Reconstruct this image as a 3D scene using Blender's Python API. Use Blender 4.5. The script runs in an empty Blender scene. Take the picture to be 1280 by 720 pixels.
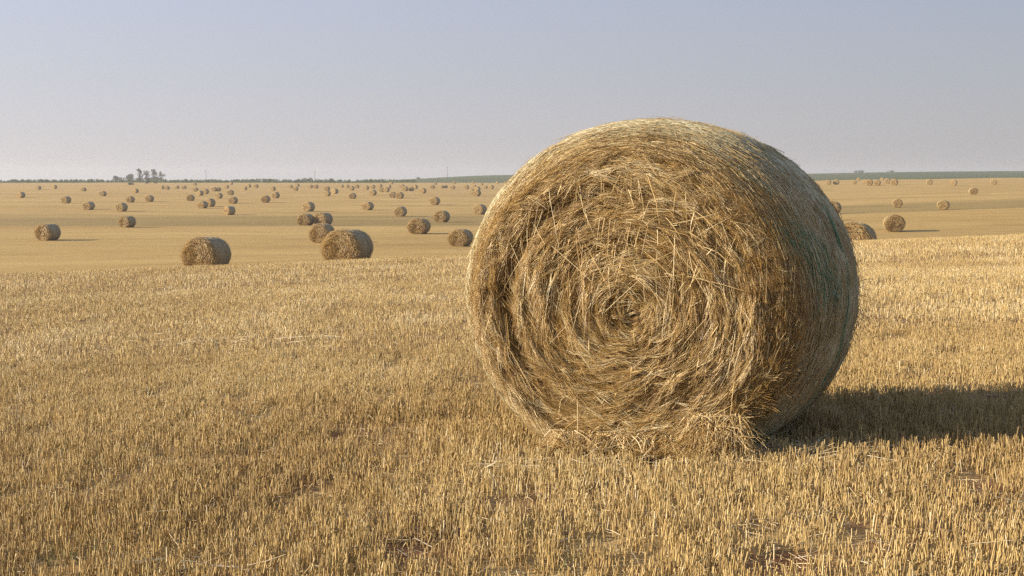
import bpy, math, random
import numpy as np

R = math.radians
rng = np.random.default_rng(7)
random.seed(7)
scene = bpy.context.scene
col = scene.collection
EYE = 1.21            # camera height above the ground it stands on (m)
FPX, HOR = 1600.0, 226.0   # focal length and eye level of the photograph, in its 1280x720 pixels

# ------------------------------------------------------------------ helpers
def tag(o, label=None, cat=None, group=None, kind=None):
    if label: o['label'] = label
    if cat: o['category'] = cat
    if group: o['group'] = group
    if kind: o['kind'] = kind
    return o

def empty(name, loc=(0, 0, 0), rot=(0, 0, 0), parent=None):
    o = bpy.data.objects.new(name, None)
    col.objects.link(o)
    o.location = loc
    o.rotation_euler = rot
    o.empty_display_size = .2
    if parent: o.parent = parent
    return o

def mesh_np(name, V, F, mats, parent=None, attrs=None, smooth=False, matidx=None):
    """one mesh object from vertex array V and a list of face index arrays (each (n,k))"""
    me = bpy.data.meshes.new(name)
    V = np.asarray(V, np.float32)
    if not isinstance(F, (list, tuple)): F = [F]
    F = [np.asarray(f, np.int32) for f in F if len(f)]
    me.vertices.add(len(V)); me.vertices.foreach_set('co', V.ravel())
    nl = sum(f.size for f in F); nf = sum(len(f) for f in F)
    me.loops.add(nl); me.polygons.add(nf)
    me.loops.foreach_set('vertex_index', np.concatenate([f.ravel() for f in F]))
    starts, tot = [], 0
    for f in F:
        starts.append(tot + np.arange(len(f), dtype=np.int32) * f.shape[1]); tot += f.size
    me.polygons.foreach_set('loop_start', np.concatenate(starts).astype(np.int32))
    if matidx is not None:
        me.polygons.foreach_set('material_index', np.asarray(matidx, np.int32))
    me.update(calc_edges=True)
    if smooth:
        me.polygons.foreach_set('use_smooth', np.ones(nf, bool))
    for k, a in (attrs or {}).items():
        at = me.attributes.new(k, 'FLOAT', 'POINT')
        at.data.foreach_set('value', np.asarray(a, np.float32))
    for m in (mats if isinstance(mats, (list, tuple)) else [mats]):
        me.materials.append(m)
    o = bpy.data.objects.new(name, me)
    col.objects.link(o)
    if parent: o.parent = parent
    return o

_T = np.random.default_rng(3).random((256, 256))
def vnoise(x, y, px=256):
    """value noise, periodic in x with period px"""
    xi, yi = np.floor(x).astype(int), np.floor(y).astype(int)
    fx, fy = x - xi, y - yi
    fx = fx * fx * (3 - 2 * fx); fy = fy * fy * (3 - 2 * fy)
    x0, x1 = (xi % px) % 256, ((xi + 1) % px) % 256
    y0, y1 = yi % 256, (yi + 1) % 256
    return (_T[x0, y0] * (1 - fx) + _T[x1, y0] * fx) * (1 - fy) + (_T[x0, y1] * (1 - fx) + _T[x1, y1] * fx) * fy

def unit(v):
    return v / np.maximum(np.linalg.norm(v, axis=1, keepdims=True), 1e-9)

def strands(P, D, L, rad, bend, nseg=3, sides=3, flat=1.0, tip=.35, tone=None, kink=None):
    """n straws as tapering tubes: P start, D unit direction, L length, bend = sideways shift at the end"""
    n = len(P)
    L = np.broadcast_to(np.asarray(L, float), n); rad = np.broadcast_to(np.asarray(rad, float), n)
    flat = np.broadcast_to(np.asarray(flat, float), n)
    s = np.linspace(0, 1, nseg + 1)
    pos = P[:, None] + D[:, None] * (L[:, None] * s)[..., None] + bend[:, None] * (s ** 2)[None, :, None]
    if kink is not None:
        pos = pos + kink[:, None] * np.maximum(s - .55, 0)[None, :, None]
    tan = D * L[:, None] + bend
    rv = rng.normal(size=(n, 3))
    e1 = unit(np.cross(tan, rv)); e2 = unit(np.cross(tan, e1))
    a = np.linspace(0, 2 * np.pi, sides, endpoint=False)
    rs = rad[:, None] * (1 - (1 - tip) * s ** 1.5)
    V = (pos[:, :, None] + e1[:, None, None] * (np.cos(a)[None, None, :] * rs[:, :, None])[..., None]
         + e2[:, None, None] * (np.sin(a)[None, None, :] * (rs * flat[:, None])[:, :, None])[..., None])
    m = (nseg + 1) * sides
    V = V.reshape(-1, 3)
    base = []
    for k in range(nseg):
        for j in range(sides):
            j2 = (j + 1) % sides
            base.append((k * sides + j, k * sides + j2, (k + 1) * sides + j2, (k + 1) * sides + j))
    F = (np.arange(n)[:, None, None] * m + np.array(base)[None]).reshape(-1, 4)
    t = rng.random(n) if tone is None else tone
    return V, F, np.repeat(t, m)

def merge(parts):
    Vs, Fs, Ts, off = [], [], [], 0
    for V, F, T in parts:
        Vs.append(V); Fs.append(F + off); Ts.append(T); off += len(V)
    return np.vstack(Vs), np.vstack(Fs), np.concatenate(Ts)

# ------------------------------------------------------------------ materials
def newmat(name, rough=.7, spec=.3):
    m = bpy.data.materials.new(name); m.use_nodes = True
    nt = m.node_tree; b = nt.nodes['Principled BSDF']
    b.inputs['Roughness'].default_value = rough
    b.inputs['Specular IOR Level'].default_value = spec
    return m, nt, b

def ramp(nt, stops, fac, interp='LINEAR'):
    r = nt.nodes.new('ShaderNodeValToRGB')
    r.color_ramp.interpolation = interp
    el = r.color_ramp.elements
    while len(el) < len(stops): el.new(.5)
    for e, (p, c) in zip(el, stops):
        e.position = p; e.color = (*c, 1)
    nt.links.new(fac, r.inputs['Fac'])
    return r.outputs['Color']

def noise(nt, scale, detail=4, rough=.55, vec=None):
    n = nt.nodes.new('ShaderNodeTexNoise')
    n.inputs['Scale'].default_value = scale
    n.inputs['Detail'].default_value = detail
    n.inputs['Roughness'].default_value = rough
    if vec is not None: nt.links.new(vec, n.inputs['Vector'])
    return n.outputs['Fac']

def mapping(nt, scale, kind='Object'):
    tc = nt.nodes.new('ShaderNodeTexCoord'); mp = nt.nodes.new('ShaderNodeMapping')
    mp.inputs['Scale'].default_value = scale
    nt.links.new(tc.outputs[kind], mp.inputs['Vector'])
    return mp.outputs['Vector']

def mix(nt, a, b, fac, mode='MIX'):
    n = nt.nodes.new('ShaderNodeMix'); n.data_type = 'RGBA'; n.blend_type = mode
    for sock, v in ((n.inputs['A'], a), (n.inputs['B'], b), (n.inputs['Factor'], fac)):
        if hasattr(v, 'is_output'): nt.links.new(v, sock)
        elif isinstance(v, tuple): sock.default_value = (*v, 1)
        else: sock.default_value = v
    return n.outputs['Result']

def math_n(nt, op, a, b=0.0, clamp=False):
    n = nt.nodes.new('ShaderNodeMath'); n.operation = op; n.use_clamp = clamp
    for s, v in zip(n.inputs, (a, b)):
        if hasattr(v, 'is_output'): nt.links.new(v, s)
        else: s.default_value = v
    return n.outputs[0]

def bump(nt, b, h, strength=.5, dist=.02):
    n = nt.nodes.new('ShaderNodeBump')
    n.inputs['Strength'].default_value = strength; n.inputs['Distance'].default_value = dist
    nt.links.new(h, n.inputs['Height']); nt.links.new(n.outputs['Normal'], b.inputs['Normal'])

def straw_mat(name, stops, rough=.55, spec=.35, trans=.0):
    m, nt, b = newmat(name, rough, spec)
    at = nt.nodes.new('ShaderNodeAttribute'); at.attribute_name = 'tone'
    c = ramp(nt, stops, at.outputs['Fac'])
    nt.links.new(c, b.inputs['Base Color'])
    return m

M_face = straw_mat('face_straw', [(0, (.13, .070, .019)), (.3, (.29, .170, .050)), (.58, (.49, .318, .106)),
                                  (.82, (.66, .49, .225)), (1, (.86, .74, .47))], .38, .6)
M_side = straw_mat('side_straw', [(0, (.21, .14, .06)), (.4, (.42, .31, .145)), (.8, (.60, .48, .26)),
                                  (1, (.66, .58, .37))], .5, .4)
M_stub = straw_mat('stubble_straw', [(0, (.19, .115, .042)), (.35, (.40, .275, .112)), (.75, (.58, .435, .19)),
                                     (.93, (.66, .53, .28)), (1, (.74, .64, .42))], .5, .4)
M_loose = straw_mat('loose_pale_straw', [(0, (.42, .29, .13)), (.5, (.60, .47, .26)), (1, (.78, .69, .50))], .4, .5)
M_net = straw_mat('net_thread', [(0, (.48, .46, .29)), (.5, (.60, .565, .38)), (1, (.70, .66, .47))], .5, .3)
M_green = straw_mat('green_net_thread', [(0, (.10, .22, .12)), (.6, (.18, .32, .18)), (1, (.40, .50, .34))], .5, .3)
M_weed = straw_mat('weed_leaf', [(0, (.06, .10, .02)), (.6, (.12, .17, .045)), (1, (.2, .23, .08))], .55, .3)

def core_mat(name, c0, c1, c2, sc):
    m, nt, b = newmat(name, .85, .15)
    v = mapping(nt, sc)
    f = noise(nt, 1, 6, .65, v)
    nt.links.new(ramp(nt, [(.25, c0), (.5, c1), (.75, c2)], f), b.inputs['Base Color'])
    bump(nt, b, f, .9, .03)
    return m
M_core = core_mat('packed_straw_core', (.10, .058, .02), (.20, .12, .045), (.30, .19, .08), (40, 40, 40))

# far bales: packed straw seen as texture
def far_face_mat():
    m, nt, b = newmat('far_bale_end', .85, .15)
    tc = nt.nodes.new('ShaderNodeTexCoord')
    sx = nt.nodes.new('ShaderNodeSeparateXYZ'); nt.links.new(tc.outputs['Object'], sx.inputs[0])
    zz = math_n(nt, 'SUBTRACT', sx.outputs['Z'], .85)
    r = math_n(nt, 'SQRT', math_n(nt, 'ADD', math_n(nt, 'MULTIPLY', sx.outputs['X'], sx.outputs['X']), math_n(nt, 'MULTIPLY', zz, zz)))
    th = math_n(nt, 'ARCTAN2', zz, sx.outputs['X'])
    cv = nt.nodes.new('ShaderNodeCombineXYZ')
    nt.links.new(math_n(nt, 'MULTIPLY', r, 22.0), cv.inputs[0]); nt.links.new(math_n(nt, 'MULTIPLY', th, 4.0), cv.inputs[1])
    f = noise(nt, 1, 5, .6, cv.outputs[0])
    nt.links.new(ramp(nt, [(.25, (.16, .108, .043)), (.5, (.35, .25, .11)), (.75, (.56, .43, .215))], f), b.inputs['Base Color'])
    bump(nt, b, f, 1, .05)
    return m
M_fface = far_face_mat()
M_fside = core_mat('far_bale_wrap', (.20, .165, .10), (.31, .265, .175), (.42, .37, .26), (6, 40, 6))

# ------------------------------------------------------------------ terrain
def hermite(xs, ys):
    xs, ys = np.array(xs, float), np.array(ys, float)
    d = np.diff(ys) / np.diff(xs)
    m = np.r_[d[0], np.where(d[1:] * d[:-1] > 0, 2 * d[1:] * d[:-1] / (d[1:] + d[:-1] + 1e-30), 0), d[-1]]
    def f(x):
        x = np.clip(x, xs[0], xs[-1])
        i = np.clip(np.searchsorted(xs, x, side='right') - 1, 0, len(xs) - 2)
        h = xs[i + 1] - xs[i]; t = (x - xs[i]) / h
        return ((2 * t ** 3 - 3 * t ** 2 + 1) * ys[i] + (t ** 3 - 2 * t ** 2 + t) * h * m[i]
                + (-2 * t ** 3 + 3 * t ** 2) * ys[i + 1] + (t ** 3 - t ** 2) * h * m[i + 1])
    return f
# depth of the ground below the eye against distance
fE = hermite([-80, 0, 20, 38, 46, 58, 70, 90, 105, 120, 135, 152, 175, 200, 230, 260, 300, 360, 420, 520, 620, 760, 900, 1200, 3200],
             [-1.2, 1.21, 1.81, 2.35, 2.68, 3.5, 4.3, 5.2, 5.6, 5.75, 5.65, 5.42, 6.2, 6.55, 6.4, 5.85, 5.1, 4.2, 3.6, 2.9, 2.15, 1.3, .9, .5, .3])
fKL = hermite([-80, 45, 70, 115, 150, 3200], [.039, .039, .037, .004, 0, 0])
fKR = hermite([-80, 45, 65, 75, 115, 131, 155, 180, 360, 410, 700, 900, 3200],
              [.039, .039, .010, .002, .002, .013, .035, .037, .021, .021, .012, .008, 0])
fHill = hermite([-9, -.40, -.11, -.075, 0, .12, .225, .30, .40, 9], [0, 0, 0, 2.6, 7.0, 6.9, 6.6, 7.8, 8.2, 8.2])
def sstep(a, b, x):
    t = np.clip((x - a) / (b - a), 0, 1); return t * t * (3 - 2 * t)
def ground(x, y):
    x, y = np.asarray(x, float), np.asarray(y, float)
    yy = np.maximum(y, 3.0)
    w = sstep(-.05, .05, x / yy)
    k = fKL(y) * (1 - w) + fKR(y) * w
    xc = np.clip(x, -.45 * yy - 4, .38 * yy + 4)
    z = -fE(y) + k * xc + EYE
    z = z + fHill(x / yy) * sstep(820, 1450, y)
    z = z + .05 * (vnoise(x * .35 + 90, y * .35 + 40) - .5) * sstep(0, 3, y)
    z = z + .5 * (vnoise(x * .03 + 50, y * .02 + 20) - .5) * sstep(150, 400, y)
    return z

def ray(px, py):
    """where a sight line of the photograph first meets the far ground (beyond the near brow)"""
    u, v = (px - 640) / FPX, (py - HOR) / FPX
    d = np.linspace(80, 1400, 13201)
    g = ground(u * d, d) - (EYE - v * d)
    i = np.argmax(g > 0)
    if g[i] <= 0: i = int(np.argmax(g))
    return u * d[i], d[i]

def graded(a, b, first, grow):
    out = [a]; s = first
    while out[-1] < b:
        out.append(out[-1] + s); s *= grow
    return out
ys = np.array([-70, -40, -20, -8, -2] + list(np.arange(2, 64, .5)) + graded(64, 420, 1.0, 1.012) + graded(425, 3000, 6, 1.05))
xh = np.array(graded(.25, 2600, .5, 1.045)); xs = np.r_[-xh[::-1], 0, xh]
X, Y = np.meshgrid(xs, ys)
V = np.c_[X.ravel(), Y.ravel(), ground(X, Y).ravel()]
nx, ny = len(xs), len(ys)
i = (np.arange(ny - 1)[:, None] * nx + np.arange(nx - 1)[None]).ravel()
Fg = np.c_[i, i + 1, i + nx + 1, i + nx]

def ground_mat():
    m, nt, b = newmat('field_ground', .9, .1)
    geo = nt.nodes.new('ShaderNodeNewGeometry'); sx = nt.nodes.new('ShaderNodeSeparateXYZ')
    nt.links.new(geo.outputs['Position'], sx.inputs[0])
    x, y = sx.outputs['X'], sx.outputs['Y']
    def rng_map(v, a, c):
        n = nt.nodes.new('ShaderNodeMapRange'); n.interpolation_type = 'SMOOTHSTEP'
        n.inputs['From Min'].default_value = a; n.inputs['From Max'].default_value = c
        nt.links.new(v, n.inputs['Value']); return n.outputs['Result']
    P = geo.outputs['Position']
    # near: red-brown soil with chaff between the stems
    soil = ramp(nt, [(.3, (.085, .040, .022)), (.5, (.15, .075, .038)), (.72, (.24, .14, .07))], noise(nt, 9, 8, .65, P))
    chaff = ramp(nt, [(.35, (.24, .155, .065)), (.65, (.47, .34, .155))], noise(nt, 60, 5, .7, P))
    near = mix(nt, soil, chaff, ramp(nt, [(.38, (0, 0, 0)), (.58, (1, 1, 1))], noise(nt, 2.2, 6, .6, P)))
    # far: stubble cover, drilled and windrowed in long bands that run across the view
    v1 = nt.nodes.new('ShaderNodeMapping'); v1.inputs['Scale'].default_value = (.02, .09, .1); v1.inputs['Rotation'].default_value = (0, 0, R(4))
    nt.links.new(P, v1.inputs['Vector'])
    v2 = nt.nodes.new('ShaderNodeMapping'); v2.inputs['Scale'].default_value = (.12, .55, .3); v2.inputs['Rotation'].default_value = (0, 0, R(-3))
    nt.links.new(P, v2.inputs['Vector'])
    f1 = noise(nt, 1, 5, .6, v1.outputs[0]); f2 = noise(nt, 1, 6, .7, v2.outputs[0])
    f3 = noise(nt, 3.5, 4, .7, P)
    fsum = math_n(nt, 'ADD', math_n(nt, 'MULTIPLY', f1, .45), math_n(nt, 'ADD', math_n(nt, 'MULTIPLY', f2, .40), math_n(nt, 'MULTIPLY', f3, .15)))
    stub = ramp(nt, [(.30, (.27, .172, .060)), (.46, (.39, .262, .096)), (.56, (.455, .314, .120)), (.70, (.55, .40, .165))], fsum)
    # the draw: ranker, greyer growth along the hollow
    wob = math_n(nt, 'MULTIPLY', math_n(nt, 'SUBTRACT', f1, .5), 40.0)
    yw = math_n(nt, 'ADD', y, wob)
    band = math_n(nt, 'MULTIPLY', rng_map(yw, 150, 172), math_n(nt, 'SUBTRACT', 1.0, rng_map(yw, 215, 250)))
    hollow = ramp(nt, [(.35, (.20, .145, .052)), (.65, (.30, .215, .082))], fsum)
    stub = mix(nt, stub, hollow, math_n(nt, 'MULTIPLY', band, .8))
    c = mix(nt, near, stub, rng_map(y, 38, 56))
    # beyond the field: green crops
    u = math_n(nt, 'DIVIDE', x, math_n(nt, 'MAXIMUM', y, 10.0))
    edge = math_n(nt, 'ADD', y, math_n(nt, 'MULTIPLY', rng_map(u, .02, .30), 170.0))
    green = ramp(nt, [(.35, (.055, .075, .028)), (.6, (.085, .11, .04)), (.75, (.13, .14, .055))], f1)
    c = mix(nt, c, green, rng_map(edge, 770, 790))
    nt.links.new(c, b.inputs['Base Color'])
    bump(nt, b, math_n(nt, 'ADD', noise(nt, 14, 6, .65, P), math_n(nt, 'MULTIPLY', f2, 1.5)), .8, .05)
    return m
g = mesh_np('ground', V, Fg, ground_mat(), smooth=True)
tag(g, kind='structure')

# ------------------------------------------------------------------ the big round bale
BL, BA, BB, BC = 1.14, 1.01, .925, .785      # length, half width, half height, height of the axis
YAW = R(24.5)
BX, BY = .575, 6.40                          # front end, under its centre
ax = np.array([math.sin(YAW), math.cos(YAW)])
bx, by = BX + ax[0] * BL / 2, BY + ax[1] * BL / 2
bale = empty('hay_bale', (bx, by, float(ground(bx, by)) - .005), (-.03, -.036, -YAW))
tag(bale, 'huge round straw bale close up with frayed spiral end and green netting on its side', 'straw bale', 'round straw bales on the stubble field')
Y0 = -BL / 2
KF = .795        # the ends are narrower than the belly

def side_pt(t, v, off=0.0):
    """t angle round the bale, v 0..1 from front to back"""
    k = 1 - (1 - KF) * (1 - np.clip(v / .36, 0, 1)) ** 2.3 - .11 * np.clip((v - .72) / .28, 0, 1) ** 2.5
    wob = 1 + .018 * (vnoise(t * 5 / np.pi + 10, v * 2 + 3, 10) - .5) + .012 * (vnoise(t * 20 / np.pi, v * 9 + 30, 40) - .5)
    x = (BA * k * wob + off) * np.cos(t)
    z = BC + (BB * k * wob + off) * np.sin(t)
    z = np.where(z < .06, .06 * np.exp((z - .06) / .06) , z)
    return np.stack([x, Y0 + v * BL, z], -1)
def face_y(r, th):
    """relief of the front end; minus is towards us"""
    t = (th / (2 * np.pi)) % 1
    a = vnoise(t * 14, r * 13 + t * 3.0 + 5, 14) - .5
    c = vnoise(t * 46, r * 34 + t * 3.0 + 60, 46) - .5
    e = vnoise(t * 6, r * 5 + 100, 6) - .5
    y = -.05 * (1 - r ** 2) + .048 * a + .034 * c + .04 * e
    y = y + .035 * np.exp(-(r / .12) ** 2)
    y = y + .075 * np.exp(-((r - .80) / .05) ** 2) * np.maximum(0, np.cos(th - 2.75)) ** 1.0 * (.4 + 1.2 * vnoise(t * 9 + 3, r * 3 + 9, 9))
    return Y0 + y + .06 * np.maximum(0, (r - .90) / .10) ** 2
def face_pt(r, th, out=0.0):
    x = BA * KF * r * np.cos(th) + .09 * (1 - r); z = BC + BB * KF * r * np.sin(th) - .075 * (1 - r)
    z = np.where(z < .05, .05 * np.exp((z - .05) / .05), z)
    return np.stack([x, face_y(r, th) - out, z], -1)

# packed core behind the straws: one closed body
nt_, nv_ = 160, 26
T = np.linspace(0, 2 * np.pi, nt_, endpoint=False)
rows = []
for r in np.linspace(.02, .97, 30): rows.append(face_pt(np.full(nt_, r), T, -.03))
for v in np.linspace(.05, 1, nv_): rows.append(side_pt(T, np.full(nt_, v), -.012))
for r in np.linspace(.85, .02, 6):
    p = side_pt(T, np.full(nt_, 1.0)); c = np.array([0, 0, BC]); q = p.copy()
    q[:, 0] *= r; q[:, 2] = BC + (q[:, 2] - BC) * r; q[:, 1] += .02 * (1 - r); rows.append(q)
Vc = np.vstack(rows); nr = len(rows)
i = (np.arange(nr - 1)[:, None] * nt_ + np.arange(nt_)[None]).ravel()
j = (np.arange(nr - 1)[:, None] * nt_ + (np.arange(nt_)[None] + 1) % nt_).ravel()
mesh_np('packed_core', Vc, [np.c_[i, j, j + nt_, i + nt_]], M_core, bale, smooth=True)

# --- straws of the frayed end
def face_straws(n, lmin, lmax, out_lo, out_hi, jit, rad_lo, rad_hi, tone_add=0.0, nseg=4, rmax=1.0, rmin=.0, flat=(.35, 1)):
    r = np.sqrt(rng.uniform(rmin ** 2, rmax ** 2, n)); th = rng.uniform(0, 2 * np.pi, n)
    out = rng.uniform(out_lo, out_hi, n)
    P = face_pt(r, th, out)
    tg = np.stack([-BA * np.sin(th), 0 * th, BB * np.cos(th)], -1) * -1.0      # wound clockwise
    rd = np.stack([np.cos(th), 0 * th, np.sin(th)], -1)
    lean = rng.normal(.10, jit, n)
    # low on the face the wisps splay, high up they slump
    D = unit(tg) * np.cos(lean)[:, None] + rd * np.sin(lean)[:, None]
    D[:, 1] += rng.normal(-.02, .13, n)
    flip = rng.random(n) < .5
    D[flip] *= -1
    sl = rng.random(n) * np.clip(r, 0, 1) * .55
    D[:, 2] -= sl * (.4 + .6 * (np.sin(th) > 0))
    D = unit(D)
    L = lmin + (lmax - lmin) * rng.random(n) ** 1.6
    L = L * (.45 + .55 * np.clip(r / .35, 0, 1))
    rr = np.maximum(r, .12)
    bend = -rd * (L ** 2 / (2 * rr) * rng.uniform(.4, 1.2, n))[:, None]
    bend[:, 2] -= L * rng.random(n) * .12
    bend[:, 1] += rng.normal(-.004, .02, n)
    tone = np.clip(.5 * rng.random(n) + .55 * vnoise(th / (2 * np.pi) * 24, r * 22 + th * .5, 24) - .02 + tone_add, 0, 1)
    E = P + D * L[:, None] + bend
    low = E[:, 2] < .01
    E_fix = np.where(low, .01 - E[:, 2], 0); bend[:, 2] += E_fix
    return strands(P, D, L, rng.uniform(rad_lo, rad_hi, n), bend, nseg, 3, rng.uniform(*flat, n), .3, tone)
def tufts(n, per, out_lo, out_hi, lean_sd, lmin, lmax, tone_lo, tone_hi, rmax=1.0, lift=.10):
    """bunches of straws that lie together and share a direction and a colour"""
    r = np.sqrt(rng.uniform(.0002, rmax ** 2, n)); th = rng.uniform(0, 2 * np.pi, n); t = th / (2 * np.pi)
    lean = .55 * (vnoise(t * 18 + 2, r * 9 + 70, 18) - .5) + rng.normal(.08, lean_sd, n)
    sgn = np.where(rng.random(n) < .35, -1., 1.)
    tone = np.clip(tone_lo + (tone_hi - tone_lo) * rng.random(n) ** 1.3 + .30 * (vnoise(t * 20, r * 18 + t * 3 + 11, 20) - .5), 0, 1)
    ln = lmin + (lmax - lmin) * rng.random(n) ** 1.5
    out = rng.uniform(out_lo, out_hi, n); droop = rng.random(n) ** 2 * .55 * (.35 + .65 * (np.sin(th) > -.2)); lf = rng.normal(lift, .12, n)
    I = np.repeat(np.arange(n), per); m = len(I)
    r_, th_, L = r[I] + rng.normal(0, .008, m), th[I], ln[I] * rng.uniform(.55, 1.1, m)
    L = L * (.5 + .5 * np.clip(r_ / .3, 0, 1)); r_ = np.clip(r_, .01, 1.0)
    th_ = th_ + rng.normal(0, .009, m) / np.maximum(r_, .1)
    P = face_pt(r_, th_, out[I] + rng.normal(0, .004, m))
    tg = unit(np.stack([BA * np.sin(th_), 0 * th_, -BB * np.cos(th_)], -1)) * sgn[I][:, None]
    rd = np.stack([np.cos(th_), 0 * th_, np.sin(th_)], -1)
    ll = lean[I] + rng.normal(0, .12, m)
    D = tg * np.cos(ll)[:, None] + rd * np.sin(ll)[:, None]
    D[:, 1] -= lf[I] + rng.normal(0, .06, m); D[:, 2] -= droop[I]
    D = unit(D)
    bend = -rd * (L ** 2 / (2 * np.maximum(r_, .15)) * rng.uniform(.3, 1.3, m))[:, None]
    bend[:, 2] -= L * rng.random(m) * .15; bend[:, 1] += L * rng.normal(.08, .08, m)
    bend[:, 2] += np.maximum(0, .012 - (P + D * L[:, None] + bend)[:, 2])
    return strands(P, D, L, rng.uniform(.0007, .0019, m), bend, 3, 3, rng.uniform(.4, 1, m), .3, np.clip(tone[I] + rng.normal(0, .07, m), 0, 1))
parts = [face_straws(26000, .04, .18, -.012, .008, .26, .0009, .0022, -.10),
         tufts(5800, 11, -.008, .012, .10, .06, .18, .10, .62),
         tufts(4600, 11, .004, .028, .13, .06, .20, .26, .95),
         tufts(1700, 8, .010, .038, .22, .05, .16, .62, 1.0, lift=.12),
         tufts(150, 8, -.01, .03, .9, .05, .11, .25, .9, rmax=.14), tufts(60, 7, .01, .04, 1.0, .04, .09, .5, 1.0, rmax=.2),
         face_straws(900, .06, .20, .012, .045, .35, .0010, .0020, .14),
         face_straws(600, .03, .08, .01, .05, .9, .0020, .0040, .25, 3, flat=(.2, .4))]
# fringe: bunches from the edge of the roll drooping over the end, heaviest along the top
def fringe(n, per, t0, t1, vmax, lmin, lmax, tlo, thi, dn):
    th = rng.uniform(t0, t1, n); v = vmax * rng.random(n) ** 1.2; tone = rng.uniform(tlo, thi, n)
    sg = np.where(rng.random(n) < .7, 1., -1.); ln = rng.uniform(lmin, lmax, n); dr = dn * rng.random(n); fw = rng.uniform(.05, .5, n)
    I = np.repeat(np.arange(n), per); m = len(I)
    P = side_pt(th[I] + rng.normal(0, .008, m), np.clip(v[I] + rng.normal(0, .004, m), 0, 1), rng.uniform(-.004, .012, m)); P[:, 1] += .01
    rd = np.stack([np.cos(th[I]), 0 * th[I], np.sin(th[I])], -1); tg = np.stack([-np.sin(th[I]), 0 * th[I], np.cos(th[I])], -1)
    D = tg * sg[I][:, None] * .8 - rd * (.35 * rng.random(m))[:, None]
    D[:, 1] -= fw[I] + rng.normal(0, .06, m); D[:, 2] -= dr[I]; D[:, 0] += rng.normal(0, .08, m)
    L = ln[I] * rng.uniform(.6, 1.1, m)
    bend = -rd * (L ** 2 * .5)[:, None]; bend[:, 2] -= L * .2 * rng.random(m)
    D = unit(D); bend[:, 2] += np.maximum(0, .012 - (P + D * L[:, None] + bend)[:, 2])
    return strands(P, D, L, rng.uniform(.0008, .0019, m), bend, 4, 3, rng.uniform(.4, 1, m), .3, np.clip(tone[I] + rng.normal(0, .07, m), 0, 1))
parts += [fringe(2300, 9, .13 * np.pi, .76 * np.pi, .17, .07, .20, .30, .95, .9),
          fringe(420, 9, .75 * np.pi, 1.30 * np.pi, .03, .07, .20, .45, 1.0, .5),
          fringe(900, 9, -.30 * np.pi, .2 * np.pi, .10, .06, .17, .30, .95, .7)]
# wisps hanging from the upper half and pulled loose by the wind
n = 340
r = rng.uniform(.30, .95, n); th = rng.uniform(.12 * np.pi, .90 * np.pi, n)
P = face_pt(r, th, rng.uniform(.01, .05, n))
D = np.stack([rng.normal(0, .28, n), rng.normal(-.18, .12, n), -np.ones(n)], -1)
up = rng.random(n) < .15; D[up, 2] = -.2; D[up, 0] = rng.normal(0, .8, up.sum())
L = rng.uniform(.07, .30, n)
bend = np.stack([rng.normal(0, .025, n), rng.uniform(0, .035, n), -rng.uniform(0, .05, n)], -1)
kink = np.stack([rng.normal(0, .08, n), rng.normal(0, .03, n), -rng.uniform(0, .1, n)], -1) * (rng.random(n) < .3)[:, None]
parts.append(strands(P, unit(D), L, rng.uniform(.0012, .0030, n), bend, 5, 3, rng.uniform(.35, 1, n), .4, rng.uniform(.5, 1, n), kink))
# long straight stalks crossing the winding
n = 50
r = rng.uniform(.2, .95, n); th = rng.uniform(0, 2 * np.pi, n)
P = face_pt(r, th, rng.uniform(.02, .06, n))
a_ = rng.uniform(0, 2 * np.pi, n)
D = unit(np.stack([np.cos(a_) * .6, rng.normal(-.05, .08, n), np.sin(a_)], -1))
L = rng.uniform(.12, .32, n); bd = rng.normal(0, .015, (n, 3))
bd[:, 2] += np.maximum(0, .02 - (P + D * L[:, None] + bd)[:, 2])
parts.append(strands(P, D, L, rng.uniform(.0014, .0026, n), bd, 3, 3, 1, .5, rng.uniform(.6, 1, n)))
# rim: straws lapping over the shoulder
n = 15000
th = rng.uniform(-.40 * np.pi, 1.40 * np.pi, n)
v = .10 * rng.random(n) ** 1.5
P = side_pt(th, v, rng.uniform(-.008, .010, n)); P[:, 1] += .015
tg = np.stack([-np.sin(th), 0 * th, np.cos(th)], -1); rd = np.stack([np.cos(th), 0 * th, np.sin(th)], -1)
sg = np.where(rng.random(n) < .5, 1., -1.)[:, None]
D = tg * sg + rd * rng.normal(.01, .07, n)[:, None]
D[:, 1] += rng.normal(-.10, .25, n); D[:, 2] -= rng.random(n) * .2
D = unit(D); L = rng.uniform(.04, .16, n)
bend = -rd * (L ** 2 / 2)[:, None]; bend[:, 1] -= rng.uniform(0, .03, n)
bend[:, 2] += np.maximum(0, .012 - (P + D * L[:, None] + bend)[:, 2])
parts.append(strands(P, D, L, rng.uniform(.0011, .0026, n), bend, 4, 3, rng.uniform(.4, 1, n), .3,
                     np.clip(rng.normal(.58, .2, n), 0, 1)))
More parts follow.
